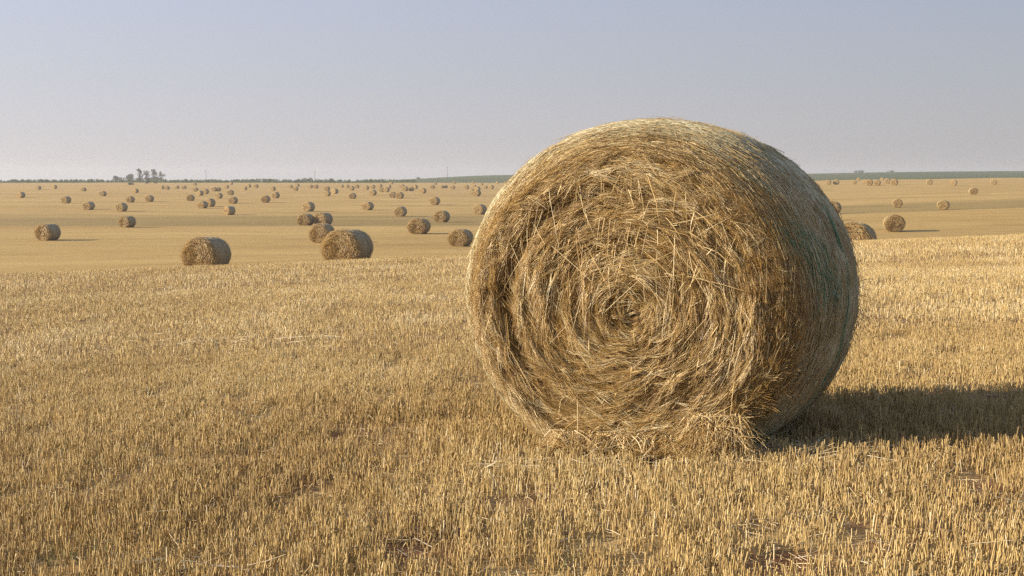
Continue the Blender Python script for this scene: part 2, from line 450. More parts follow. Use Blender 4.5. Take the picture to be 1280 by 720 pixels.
# skirt: wisps slumping off the foot of the end, thickest at its right corner
def skirt(n, x0, x1, zmax, ln):
    x = rng.uniform(x0, x1, n); z = rng.uniform(.015, zmax, n) 
    P = np.stack([x, Y0 - rng.uniform(-.02, .10, n) + .0 * x, z], -1)
    D = unit(np.stack([rng.normal(.05, .6, n), rng.normal(-.3, .25, n), rng.normal(-.6, .45, n)], -1))
    L = rng.uniform(.05, ln, n); bend = np.stack([rng.normal(0, .03, n), rng.normal(-.02, .02, n), -rng.uniform(0, .06, n)], -1)
    ez = P[:, 2] + D[:, 2] * L + bend[:, 2]
    bend[:, 2] += np.maximum(0, rng.uniform(.01, .05, n) - ez)
    return strands(P, D, L, rng.uniform(.0012, .0030, n), bend, 4, 3, rng.uniform(.3, 1, n), .35, np.clip(rng.normal(.66, .22, n), 0, 1))
parts += [skirt(2300, -.38, .58, .12, .15), skirt(2400, .36, .62, .24, .18), skirt(300, -.48, .1, .06, .10)]
V, F, Tn = merge(parts)
mesh_np('frayed_end', V, F, M_face, bale, {'tone': Tn})

# --- straws of the rolled side
n = 42000
th = rng.uniform(-.45 * np.pi, 1.45 * np.pi, n); v = rng.uniform(.02, 1.0, n)
P = side_pt(th, v, rng.uniform(-.008, .006, n))
tg = np.stack([-BA * np.sin(th), 0 * th, BB * np.cos(th)], -1); rd = np.stack([np.cos(th), 0 * th, np.sin(th)], -1)
sg = np.where(rng.random(n) < .5, 1., -1.)[:, None]
D = unit(tg) * sg + rd * rng.normal(.012, .05, n)[:, None]
D[:, 1] += rng.normal(0, .16, n); D = unit(D)
L = rng.uniform(.04, .22, n)
bend = -rd * (L ** 2 / 2 * rng.uniform(.75, 1.1, n))[:, None]
bend[:, 2] += np.maximum(0, .012 - (P + D * L[:, None] + bend)[:, 2])
tone = np.clip(.45 * rng.random(n) + .6 * vnoise(v * 16 + 4, th * 2.2 + 40), 0, 1)
parts = [strands(P, D, L, rng.uniform(.0012, .0028, n), bend, 3, 3, rng.uniform(.4, 1, n), .4, tone)]
# fuzz and a few torn stalks standing off the outline
n = 1500
th = rng.uniform(-.3 * np.pi, 1.3 * np.pi, n); v = rng.uniform(.0, 1.0, n)
P = side_pt(th, v); rd = np.stack([np.cos(th), 0 * th, np.sin(th)], -1); tg = np.stack([-np.sin(th), 0 * th, np.cos(th)], -1)
D = unit(rd * rng.uniform(.1, .6, n)[:, None] + tg * rng.normal(0, 1, n)[:, None] + rng.normal(0, .15, (n, 3)))
L = rng.uniform(.02, .07, n)
parts.append(strands(P, D, L, rng.uniform(.0008, .0016, n), -rd * (L * .3)[:, None], 3, 3, 1, .3))
n = 46
th = np.r_[rng.normal(-.10, .09, 26), rng.normal(.38, .05, 10), rng.normal(-.3, .1, 10)]; v = rng.uniform(.80, .98, n)
P = side_pt(th, v, -.01); rd = np.stack([np.cos(th), 0 * th, np.sin(th)], -1)
D = unit(rd * 1.0 + np.stack([0 * th, rng.normal(0, .4, n), rng.normal(.1, .5, n)], -1))
L = rng.uniform(.05, .14, n); bend = np.stack([0 * th, 0 * th, -rng.uniform(.01, .07, n)], -1)
parts.append(strands(P, D, L, rng.uniform(.001, .002, n), bend, 5, 3, 1, .4, rng.uniform(0, .4, n)))
V, F, Tn = merge(parts)
mesh_np('rolled_side', V, F, M_side, bale, {'tone': Tn})

# --- net wrap: fine pale threads round the bale with slanting ties, green where it is bunched
def polyline_tubes(lines, rad, tones):
    out = []
    for pts, t in zip(lines, tones):
        P = pts[:-1]; Dv = pts[1:] - pts[:-1]; Ln = np.linalg.norm(Dv, axis=1)
        out.append(strands(P, unit(Dv), Ln * 1.02, rad, np.zeros_like(P), 1, 3, 1, 1, np.full(len(P), t)))
    return out
lines, tones = [], []
ta = np.linspace(-.36 * np.pi, 1.36 * np.pi, 120)
for k in range(64):
    v = .08 + .90 * k / 63
    vv = v + .006 * (vnoise(ta * 3 + k * 7, ta * 0 + k) - .5)
    lines.append(side_pt(ta, np.clip(vv, 0, 1), .009)); tones.append(rng.random())
for k in range(0, 63):
    v0 = .08 + .90 * k / 63
    zz = np.linspace(-.36 * np.pi, 1.36 * np.pi, 150)
    tri = np.abs(((np.arange(150) + k * .37) % 2) - 1)
    lines.append(side_pt(zz, np.clip(v0 + .0143 * tri, 0, 1), .009)); tones.append(rng.random())
V, F, Tn = merge(polyline_tubes(lines, .0012, tones))
netw = mesh_np('net_wrap', V, F, M_net, bale, {'tone': Tn})

lines, tones = [], []
def gthreads(n, t0, t1, v0, v1, spread, wav):
    for _ in range(n):
        a0, a1 = sorted(rng.uniform(t0, t1, 2))
        if a1 - a0 < .08: a1 = a0 + .12
        tt = np.linspace(a0, a1, 14); vc = rng.normal((v0 + v1) / 2, spread)
        f = (tt - t0) / (t1 - t0)
        vv = v0 + (v1 - v0) * f + (vc - (v0 + v1) / 2) + wav * (vnoise(tt * 14 + rng.random() * 50, tt * 0 + _) - .5)
        lines.append(side_pt(tt, np.clip(vv, .01, .99), rng.uniform(.006, .02))); tones.append(rng.random())
gthreads(90, -.10, .42, .24, .09, .05, .12)
gthreads(50, .25, .50, .10, .04, .03, .10)
gthreads(60, .22, .42, .46, .45, .012, .02)
gthreads(40, -.75, .2, .48, .52, .02, .03)
gthreads(14, .3, .9, .08, .05, .02, .05)
V, F, Tn = merge(polyline_tubes(lines, .0011, tones))
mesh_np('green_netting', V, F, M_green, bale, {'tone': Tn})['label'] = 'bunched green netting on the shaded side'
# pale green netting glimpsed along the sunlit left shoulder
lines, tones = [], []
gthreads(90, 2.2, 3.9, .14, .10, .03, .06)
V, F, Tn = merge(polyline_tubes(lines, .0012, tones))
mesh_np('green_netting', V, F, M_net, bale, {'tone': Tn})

# ------------------------------------------------------------------ the other bales
def bale_shapes(detail):
    """end and side of an ordinary bale, base at the origin, end towards -y"""
    n1 = 48
    t = np.linspace(0, 2 * np.pi, n1, endpoint=False)
    a, b, c, L = 1.0, .93, .86, 1.3
    def wrapz(z): return np.where(z < .05, .05 * np.exp((z - .05) / .05), z)
    def ring(k, y, amp=0.0):
        w = 1 + amp * (vnoise(t / (2 * np.pi) * 12, t * 0 + y * 7 + 50, 12) - .5)
        return np.stack([a * k * w * np.cos(t), np.full(n1, y), wrapz(c + b * k * w * np.sin(t))], -1)
    ends, sides = [], []
    for k in np.linspace(.03, .97, 14):
        q = ring(k, -L / 2 + .10 * max(0, (k - .85) / .12) ** 2, 0)
        q[:, 1] += .09 * (vnoise(t / (2 * np.pi) * 14, t * 0 + k * 11, 14) - .5) - .04 * (1 - k * k)
        ends.append(q)
    for y, k in [(-.55, .97), (-.50, .99), (-.42, 1), (-.2, 1), (0, 1.005), (.2, 1), (.42, 1), (.52, .99), (.6, .97), (.65, .90), (.66, .5), (.66, .03)]:
        sides.append(ring(k, y, .03))
    def quads(rows):
        nr = len(rows)
        i = (np.arange(nr - 1)[:, None] * n1 + np.arange(n1)[None]).ravel()
        j = (np.arange(nr - 1)[:, None] * n1 + (np.arange(n1)[None] + 1) % n1).ravel()
        return np.vstack(rows), np.c_[i, j, j + n1, i + n1]
    return quads(ends), quads(sides)
(eV, eF), (sV, sF) = bale_shapes(1)

def fuzz_end(n):
    r = np.sqrt(rng.uniform(0, 1, n)); th = rng.uniform(0, 2 * np.pi, n)
    z = .86 + .91 * r * np.sin(th); z = np.where(z < .05, .05 * np.exp((z - .05) / .05), z)
    P = np.stack([.97 * r * np.cos(th), -.66 - .05 * (1 - r * r) + .10 * np.maximum(0, (r - .85) / .15) ** 2 + rng.uniform(-.06, .03, n), z], -1)
    tg = np.stack([np.sin(th), 0 * th, -np.cos(th)], -1); rd = np.stack([np.cos(th), 0 * th, np.sin(th)], -1)
    D = tg + rd * rng.normal(0, .4, n)[:, None]; D[:, 1] += rng.normal(-.1, .25, n); D[:, 2] -= rng.random(n) * .4
    L = rng.uniform(.08, .35, n); bend = -rd * (L ** 2 / 2 / np.maximum(r, .2))[:, None]
    D = unit(D); bend[:, 2] += np.maximum(0, .02 - (P + D * L[:, None] + bend)[:, 2])
    tone = np.clip(.12 + .5 * rng.random(n) + .5 * vnoise(th / (2 * np.pi) * 12, r * 9, 12), 0, 1)
    return strands(P, D, L, rng.uniform(.003, .008, n), bend, 3, 3, .6, .4, tone)
def fuzz_side(n):
    th = rng.uniform(-.4 * np.pi, 1.4 * np.pi, n)
    P = np.stack([1.0 * np.cos(th), rng.uniform(-.62, .62, n), .86 + .93 * np.sin(th)], -1)
    rd = np.stack([np.cos(th), 0 * th, np.sin(th)], -1); tg = np.stack([-np.sin(th), 0 * th, np.cos(th)], -1)
    D = unit(tg * np.where(rng.random(n) < .5, 1, -1)[:, None] + rd * rng.normal(.01, .06, n)[:, None] + np.array([0, 1, 0]) * rng.normal(0, .2, n)[:, None])
    L = rng.uniform(.1, .35, n); bend = -rd * (L ** 2 / 2)[:, None]
    P[:, 2] = np.maximum(P[:, 2], .02); bend[:, 2] += np.maximum(0, .02 - (P + D * L[:, None] + bend)[:, 2])
    return strands(P, D, L, rng.uniform(.003, .007, n), bend, 3, 3, .6, .4)

def joined(a, b, fuzzes, name, mats, parent):
    V, F, Tn = merge([(b[0], b[1], np.full(len(b[0]), .4))] + fuzzes)
    mi = np.r_[np.zeros(len(b[1])), np.ones(len(F) - len(b[1]))]
    return mesh_np(name, V, F, mats, parent, {'tone': Tn}, matidx=mi)
GROUP = 'round straw bales on the stubble field'
# prototypes: near ones with loose straws, middle ones plain, far ones a single mesh
protoA = empty('straw_bale'); joined(None, (eV, eF), [fuzz_end(6000)], 'straw_end', [M_fface, M_face], protoA)
joined(None, (sV, sF), [fuzz_side(1500)], 'rolled_side', [M_fside, M_side], protoA)
protoB = empty('straw_bale'); joined(None, (eV, eF), [fuzz_end(900)], 'straw_end', [M_fface, M_face], protoB)
joined(None, (sV, sF), [fuzz_side(150)], 'rolled_side', [M_fside, M_side], protoB)
protoC = mesh_np('straw_bale', np.vstack([eV, sV]), [np.vstack([eF, sF + len(eV)])], [M_fface, M_fside],
                 matidx=np.r_[np.zeros(len(eF)), np.ones(len(sF))], smooth=True)
used = set()
def put_bale(proto, x, y, yaw, s, label, squash=1.0, sink=.02, long=1.15):
    if proto not in used:
        o = proto; used.add(proto)
    else:
        o = proto.copy(); col.objects.link(o)
        for ch in list(proto.children):
            c = ch.copy(); col.objects.link(c); c.parent = o
    o.location = (x, y, float(ground(x, y)) - sink)
    o.rotation_euler = (random.uniform(-.03, .03), random.uniform(-.05, .05), -R(yaw))
    o.scale = (s * random.uniform(1.02, 1.10), s * long, s * squash * (random.uniform(.92, 1.04) if squash == 1.0 else 1.04))
    tag(o, label, 'straw bale', GROUP)
    return o

# bales standing behind the brow of the near field: picture column, distance, yaw, size
for px, d, yaw, s, lab in [
    (435, 63, 20, .98, 'large mid field bale with blue grey shaded side, overlapping a smaller bale behind'),
    (257.5, 70, 19, 1.03, 'wide round bale alone at left, sitting low behind the near brow'),
    (1067, 74, 26, 1.16, 'half hidden bale just right of the huge bale, sunk behind the brow')]:
    put_bale(protoA, (px - 640) / FPX * d, d, yaw, s, lab, squash=.98, long=1.25)
# bales whose foot is seen: picture column and row of the foot, apparent height, yaw, label
B = [
 (403, 303, 23.5, 24, 'round bale peeping out behind the upper left of the large mid field bale'),
 (404, 281.7, 16.8, 40, 'upper round bale of the tight trio, dark shaded side to the right'),
 (383, 281.6, 15.5, 22, 'round bale touching the left side of another bale in the tight trio'),
 (524, 292, 21, 24, 'mid distance bale left of the huge bale with a short dark shadow to its right'),
 (576, 307.5, 23.5, 22, 'mid distance bale nearest to the left edge of the huge bale'),
 (1117, 289, 22, 20, 'pale rimmed bale at far right, right of the half hidden bale'),
 (1040.5, 267.3, 16, 26, 'round bale just above the half hidden bale, touching the outline of the huge bale'),
 (552.5, 277.5, 14.5, 30, 'bale in the dark hollow above and between the two mid distance bales'),
 (501, 270.3, 12.5, 22, 'dark bale at the upper edge of the hollow, left of a brighter bale'),
 (600, 267.8, 12.8, 36, 'bale close to the left outline of the huge bale above the hollow'),
 (160, 283.8, 14, 30, 'dark bale at the foot of the hollow far over at left'),
 (287, 268.3, 11.5, 48, 'bale alone above the hollow at left, half bright end and half dark side'),
 (386, 264, 11.5, 30, 'bale standing right above the tight trio'),
 (460, 262.3, 11.2, 24, 'lone bale above the hollow in mid field, right of the tight trio'),
 (1121, 259.3, 11, 20, 'bale at far right, above the pale rimmed one'),
 (254, 260.1, 9.8, 34, 'front bale of an overlapping pair at left, brown end showing'),
 (263, 258, 10, 34, 'back bale of an overlapping pair at left, dark side showing'),
 (153, 264, 10.5, 28, 'bale off to the left, on the slope above the hollow'),
 (544, 255.7, 9.9, 30, 'bale with a long thin shadow reaching right, above the hollow'),
 (292, 254.5, 9.2, 18, 'dark bale in a column of two, above the half bright one'),
 (332.5, 253, 9, 12, 'blunt dark bale alone, left of the tight trio and up slope'),
 (626, 253, 8.5, 24, 'bale almost hidden behind the left outline of the huge bale'),
 (188, 252, 8.2, 14, 'dark bale below the left tree clump, nearest of those there'),
 (164, 252.9, 8.2, 26, 'dark bale below and left of the tree clump'),
 (239, 251, 8.2, 16, 'dark bale up slope and left of the overlapping pair'),
 (441, 248.4, 7.8, 20, 'bale up slope left of the lone mid field bale'),
 (500, 248.1, 8.0, 22, 'right bale of a touching pair in the middle of the upper field'),
 (491.4, 246.9, 7.6, 18, 'left bale of a touching pair in the middle of the upper field'),
 (345.5, 247.6, 7.6, 32, 'bale up slope and right of the blunt dark bale'),
 (274.5, 247.9, 7.2, 20, 'bale between the overlapping pair and the column of two'),
 (251, 244.3, 6.6, 24, 'front bale of a small staggered pair behind the overlapping pair'),
 (258, 242.2, 6.4, 26, 'back bale of a small staggered pair behind the overlapping pair'),
 (289, 243.8, 6.5, 14, 'upper bale of the column of two'),
 (171, 240.9, 5.4, 22, 'small dark bale straight below the dome shaped tree'),
 (410, 244.8, 6.2, 30, 'lowest bale of a small heap like cluster up slope of the trio'),
 (419, 242.1, 6.4, 28, 'bale at the right of a small heap like cluster up slope of the trio'),
 (409.5, 238.2, 6.0, 16, 'upper bale of a small heap like cluster up slope of the trio'),
 (466.5, 244.1, 7.1, 20, 'bale by itself up slope of the lone mid field bale'),
 (596, 245, 7.8, 26, 'front bale of the cluster of four near the huge bale'),
 (589.5, 242.5, 6.4, 22, 'left bale of the cluster of four near the huge bale'),
 (597, 239, 5.8, 26, 'right rear bale of the cluster of four near the huge bale'),
 (593, 236, 5, 20, 'hindmost bale of the cluster of four near the huge bale'),
 (528.5, 241.6, 6.8, 18, 'bale alone right of the upper field pair'),
 (1019, 237.9, 8.3, 22, 'bale right beside the sloping shoulder of the huge bale on its right'),
 (1116, 231.4, 7.8, 26, 'rightmost bale of the far row at right'),
 (1095, 231.8, 7.6, 22, 'broad brown ended bale in the far row at right'),
 (1085.3, 231.8, 7.6, 24, 'dark bale left of the broad one in the far row at right'),
 (1107.5, 229.3, 6.8, 20, 'pale bale between two darker ones in the far row at right'),
 (1080, 229.6, 6, 20, 'bale peeping behind the dark one in the far row at right'),
 (1044, 230.6, 6.8, 18, 'right dark bale of a pair near the shoulder of the huge bale'),
 (1034, 230.9, 6.2, 22, 'left brown bale of a pair near the shoulder of the huge bale'),
 (1011.5, 231.4, 5.2, 22, 'far bale cut by the right outline of the huge bale'),
 (1066.5, 230.1, 3.6, 24, 'low flat looking bale left of the far row at right'),
 (1101, 226, 4, 24, 'tiny bale on the skyline side of the far row at right'),
 (1071.5, 226, 3.8, 20, 'tiny dark bale at the green edge below the domed bush at right'),
 (440, 237.9, 5.6, 18, 'nearest bale of a loose far trio right of the heap like cluster'),
 (434.5, 235.2, 4.6, 18, 'left bale of a loose far trio right of the heap like cluster'),
 (447, 235.2, 4.6, 18, 'right bale of a loose far trio right of the heap like cluster'),
 (427.5, 234.3, 4.1, 18, 'tiny bale left of the loose far trio'),
 (458.5, 237, 5.2, 20, 'left bale of two equal ones above the self standing bale in mid field'),
 (466.5, 235.7, 4.9, 20, 'right bale of two equal ones above the self standing bale in mid field'),
 (483.5, 240.1, 6.1, 22, 'right front bale of the knot of four behind the upper field pair'),
 (477.8, 239.8, 5.6, 22, 'left front bale of the knot of four behind the upper field pair'),
 (475.4, 234.4, 4.6, 22, 'left rear bale of the knot of four behind the upper field pair'),
 (486.5, 235.4, 4.6, 22, 'right rear bale of the knot of four behind the upper field pair'),
 (506.5, 238.8, 6.1, 22, 'dark front bale of a far file of four right of the knot'),
 (503, 235.4, 5, 22, 'bale half hidden by the dark front one in the far file of four'),
 (514.3, 238.7, 5.9, 22, 'brown bale second in the far file of four'),
 (519.3, 236.1, 5, 22, 'last bale on the right of the far file of four'),
 (541, 235.9, 5, 20, 'small far bale below the left end of the green hill'),
 (552, 235.2, 4.4, 20, 'left bale of a tiny touching pair below the tall pole'),
 (557.3, 235.2, 4.4, 20, 'right bale of a tiny touching pair below the tall pole'),
 (566.2, 236.4, 5, 20, 'small far bale just right of the tiny touching pair'),
 (583.2, 236.5, 5.4, 20, 'small far bale just left of the cluster of four'),
 (606.8, 236, 4.6, 20, 'left of two small far bales right of the cluster of four'),
 (613.8, 236.2, 5.4, 20, 'right of two small far bales right of the cluster of four'),
 (636, 235.4, 5, 20, 'far bale cut by the left outline of the huge bale'),
 (602, 231.8, 3.6, 20, 'tiny bale at the green edge above the cluster of four'),
 (245.4, 239.3, 5.5, 20, 'small bale above the staggered pair at left'),
 (269, 239.1, 5.7, 20, 'left bale of a tiny touching pair above the column of two'),
 (273.8, 239.1, 5.5, 24, 'right bale of a tiny touching pair above the column of two'),
 (210, 237, 5, 20, 'dark broad bale below the right end of the tree clump'),
 (203.8, 236.2, 3.8, 20, 'tiny bale left of the broad one below the tree clump'),
 (222.4, 236, 4.3, 20, 'tiny bale right of the broad one below the tree clump'),
 (231.5, 236, 3.2, 20, 'tiny low bale left of the short pole, on the upper field'),
 (245, 232, 3.3, 20, 'tiny bale at the green edge left of the short pole'),
 (284.4, 235.3, 3, 20, 'tiny low bale right of the tiny touching pair at left'),
 (306.8, 237.4, 4.8, 20, 'front bale of a tiny far trio above the blunt dark bale'),
 (312, 234.5, 4.3, 20, 'middle bale of a tiny far trio above the blunt dark bale'),
 (321, 234.8, 4.6, 20, 'right bale of a tiny far trio above the blunt dark bale'),
 (342, 238.1, 5.1, 16, 'small dark bale by itself right of the tiny far trio'),
 (370.4, 238.4, 5.2, 20, 'front bale of a tiny knot of three straight above the bale trio'),
 (372.4, 233.4, 4.2, 20, 'rear bale of a tiny knot of three straight above the bale trio'),
 (364, 235.1, 3.4, 20, 'left bale of a tiny knot of three straight above the bale trio'),
 (389, 235.1, 4.5, 20, 'left bale of a tiny touching pair below the middle pole'),
 (395.5, 235.7, 5, 20, 'right bale of a tiny touching pair below the middle pole'),
 (290, 231, 3.6, 20, 'tiny dark bale at the green edge above the column of two'),
 (489.5, 230.4, 3.4, 20, 'tiny bale at the green edge above the knot of four'),
 (544.5, 231, 3.4, 20, 'tiny bale at the foot of the green hill, left of the tall pole'),
 (568, 229.6, 3.2, 20, 'tiny bale at the foot of the green hill, right of the tall pole'),
 (591.5, 229.4, 3, 20, 'tiny bale at the foot of the green hill, straight behind the cluster of four'),
 (621.6, 229.4, 3, 20, 'tiny bale at the foot of the green hill, nearest the huge bale'),
 # the field goes on to both sides
 (60, 300, 22, 30, 'mid distance bale at far left, nearest in that corner'),
 (112, 262, 11, 26, 'bale at far left up slope of the hollow, lower of two'),
 (84, 254, 9, 22, 'bale at far left up slope of the hollow, upper of two'),
 (28, 247, 7.4, 22, 'bale near the left edge of the picture'),
 (130, 245, 6.6, 20, 'bale left of the tree clump, standing free'),
 (106, 239, 5.2, 20, 'small bale left of the tree clump, further off'),
 (50, 237, 4.8, 20, 'tiny bale at far left, left of two by the green edge'),
 (70, 236, 4.6, 20, 'tiny bale at far left, right of two by the green edge'),
 (1178, 262, 13, 26, 'bale at the right edge of the field, lower of two'),
 (1215, 243, 9, 22, 'bale at the right edge of the field, upper of two'),
 (1160, 231, 7, 22, 'far row bale beyond the rightmost of the row, left one'),
 (1190, 232, 7.2, 22, 'far row bale beyond the rightmost of the row, middle one'),
 (1240, 231, 6.8, 22, 'far row bale beyond the rightmost of the row, right one'),
]
dbg = []
for px, py, h, yaw, lab in B:
    x, d = ray(px, py)
    s = h / FPX * d / 1.79
    dbg.append((px, py, round(d), round(s, 2)))
    s = min(max(s, .76), 1.25)
    put_bale(protoA if h > 13 else protoB if h > 7.5 else protoC, x, d, yaw * .85 + random.uniform(-7, 7), s, lab)
if __import__('os').environ.get('DBG'): print('BALES', dbg)

# ------------------------------------------------------------------ stubble
def in_bale(x, y, pad=0.0):
    """inside the footprint of the big bale"""
    c, s = math.cos(YAW), math.sin(YAW)
    dx, dy = x - bx, y - by
    lx, ly = dx * c - dy * s, dx * s + dy * c
    return (np.abs(lx) < .42 + pad) & (np.abs(ly) < BL / 2 + pad)

def stubble(n, d0, d1, hgt, rad, sides, nseg, gap, half=.47, patch=1.0):
    d = np.sqrt(rng.uniform(d0 ** 2, d1 ** 2, n))
    x = rng.uniform(-half, half, n) * d
    # drilled rows 15 cm apart, running nearly along the view, loosened
    row = np.round(x / .15 + .02 * d) * .15 - .003 * d
    x = np.where(rng.random(n) < .45, row + rng.normal(0, .025, n), x)
    # plants: several tillers share a foot
    q = .045
    cx, cy = np.round(x / q) * q, np.round(d / q) * q
    near = rng.random(n) < .6
    x = np.where(near, cx + rng.normal(0, .012, n), x); d = np.where(near, cy + rng.normal(0, .012, n), d)
    cov = .55 * vnoise(x * 3.1 + 500, d * 2.4 + 300) + .45 * vnoise(x * 9 + 100, d * 7 + 60)
    keep = (cov + rng.normal(0, .09, n) > gap) & ~in_bale(x, d)
    x, d, cov = x[keep], d[keep], cov[keep]
    m = len(x)
    P = np.stack([x, d, ground(x, d) - .005], -1)
    lean = rng.normal(0, .10, m) ; D = np.stack([lean + .02, rng.normal(0, .10, m), np.ones(m)], -1)
    bent = rng.random(m) < .05
    D[bent, 0] += rng.normal(0, .9, bent.sum()); D[bent, 1] += rng.normal(0, .5, bent.sum())
    H = hgt * rng.uniform(.45, 1.2, m) * (.75 + .5 * cov)
    H[rng.random(m) < .03] *= 1.4
    tone = np.clip(rng.normal(.52, .20, m) + .35 * (vnoise(x * .9 + 40, d * .5 + 7) - .5) + .15 * sstep(6, 17, d) - .08 * sstep(26, 50, d), 0, 1)  # tone lifted with distance, painting in sunlit stem tops; eased off farther out
    bend = np.stack([rng.normal(0, .008, m), rng.normal(0, .008, m), 0 * x], -1)
    return strands(P, unit(D), H, rad * rng.uniform(.6, 1.25, m), bend, nseg, sides, rng.uniform(.4, 1, m), .85, tone)
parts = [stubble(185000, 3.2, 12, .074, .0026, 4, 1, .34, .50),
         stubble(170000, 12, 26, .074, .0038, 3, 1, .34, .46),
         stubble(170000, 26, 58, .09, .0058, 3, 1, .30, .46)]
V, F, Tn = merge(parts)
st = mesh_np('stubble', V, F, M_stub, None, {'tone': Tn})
tag(st, 'short golden stubble left standing on the cut field', 'stubble', kind='stuff')
# chaff and broken stalks lying between the stems
def lying(n, d0, d1, lo, hi, rad, zlift, half=.47):
    d = d0 + (d1 - d0) * rng.random(n) ** 1.3; x = rng.uniform(-half, half, n) * d
    k = ~in_bale(x, d, -.02); d, x = d[k], x[k]; m = len(x)
    P = np.stack([x, d, ground(x, d) + rng.uniform(.002, zlift, m)], -1)
    a = rng.uniform(0, 2 * np.pi, m)
    D = unit(np.stack([np.cos(a), np.sin(a), rng.normal(0, .22, m)], -1))
    L = rng.uniform(lo, hi, m)
    return strands(P, D, L, rad * rng.uniform(.6, 1.3, m), rng.normal(0, .006, (m, 3)), 2, 3, rng.uniform(.4, 1, m), .7, np.clip(rng.normal(.45, .25, m), 0, 1))
def swath(cx, cy, sx, sy, n, lo, hi, z):
    x = rng.normal(cx, sx, n); d = rng.normal(cy, sy, n)
    P = np.stack([x, d, ground(x, d) + rng.uniform(.005, z, n)], -1); a = rng.normal(0, .7, n)
    D = unit(np.stack([np.cos(a), np.sin(a), rng.normal(0, .2, n)], -1))
    return strands(P, D, rng.uniform(lo, hi, n), rng.uniform(.0015, .003, n), rng.normal(0, .01, (n, 3)), 2, 3, .7, .6, rng.uniform(.3, 1, n))
parts = [lying(9000, 3.3, 14, .03, .10, .0020, .03), lying(260, 3.3, 12, .05, .15, .0022, .06),
         lying(600, 12, 34, .06, .18, .0040, .08),
         swath(-3.1, 13.4, .55, .12, 140, .1, .3, .09), swath(-.05, 6.1, .12, .06, 60, .05, .14, .06), swath(.65, 6.2, .4, .06, 240, .05, .14, .05),
         swath(1.2, 6.1, .2, .14, 260, .05, .2, .05), swath(-1.0, 4.4, .12, .06, 14, .05, .14, .06), swath(.9, 4.7, .2, .05, 12, .06, .16, .06)]
V, F, Tn = merge(parts)
tag(mesh_np('loose_straw', V, F, M_loose, None, {'tone': Tn}), 'pale broken straws scattered on the ground among the stubble', 'straw', kind='stuff')
# a few green sprouts
n = 500
c = np.stack([rng.uniform(-.4, .4, 45), rng.uniform(3.6, 10, 45)], -1); c[:, 0] *= c[:, 1]
k = rng.integers(0, 45, n); x = c[k, 0] + rng.normal(0, .03, n); d = c[k, 1] + rng.normal(0, .03, n)
kk = ~in_bale(x, d, .05); x, d = x[kk], d[kk]; n = len(x)
P = np.stack([x, d, ground(x, d)], -1); D = unit(np.stack([rng.normal(0, .4, n), rng.normal(0, .4, n), np.ones(n)], -1))
V, F, Tn = strands(P, D, rng.uniform(.03, .09, n), rng.uniform(.001, .0024, n), rng.normal(0, .015, (n, 3)), 3, 3, .3, .2)
tag(mesh_np('green_sprouts', V, F, M_weed, None, {'tone': Tn}), 'thin green weed sprouts dotted through the stubble', 'weeds', kind='stuff')

# ------------------------------------------------------------------ far trees, bushes, poles
def leaf_mat(name, c0, c1, c2):
    m, nt, b = newmat(name, .7, .2)
    nt.links.new(ramp(nt, [(.3, c0), (.5, c1), (.75, c2)], noise(nt, .35, 3, .6, mapping(nt, (1, 1, 1)))), b.inputs['Base Color'])
    return m
M_leaf = leaf_mat('tree_leaf', (.030, .042, .018), (.045, .060, .024), (.07, .085, .035))
M_hedge = leaf_mat('hedge_leaf', (.075, .115, .032), (.11, .155, .042), (.15, .19, .055))
M_bark = core_mat('bark', (.07, .05, .035), (.12, .09, .065), (.17, .13, .1), (3, 3, .6))
M_wood = core_mat('pole_wood', (.10, .085, .07), (.16, .14, .12), (.22, .19, .16), (4, 4, .4))

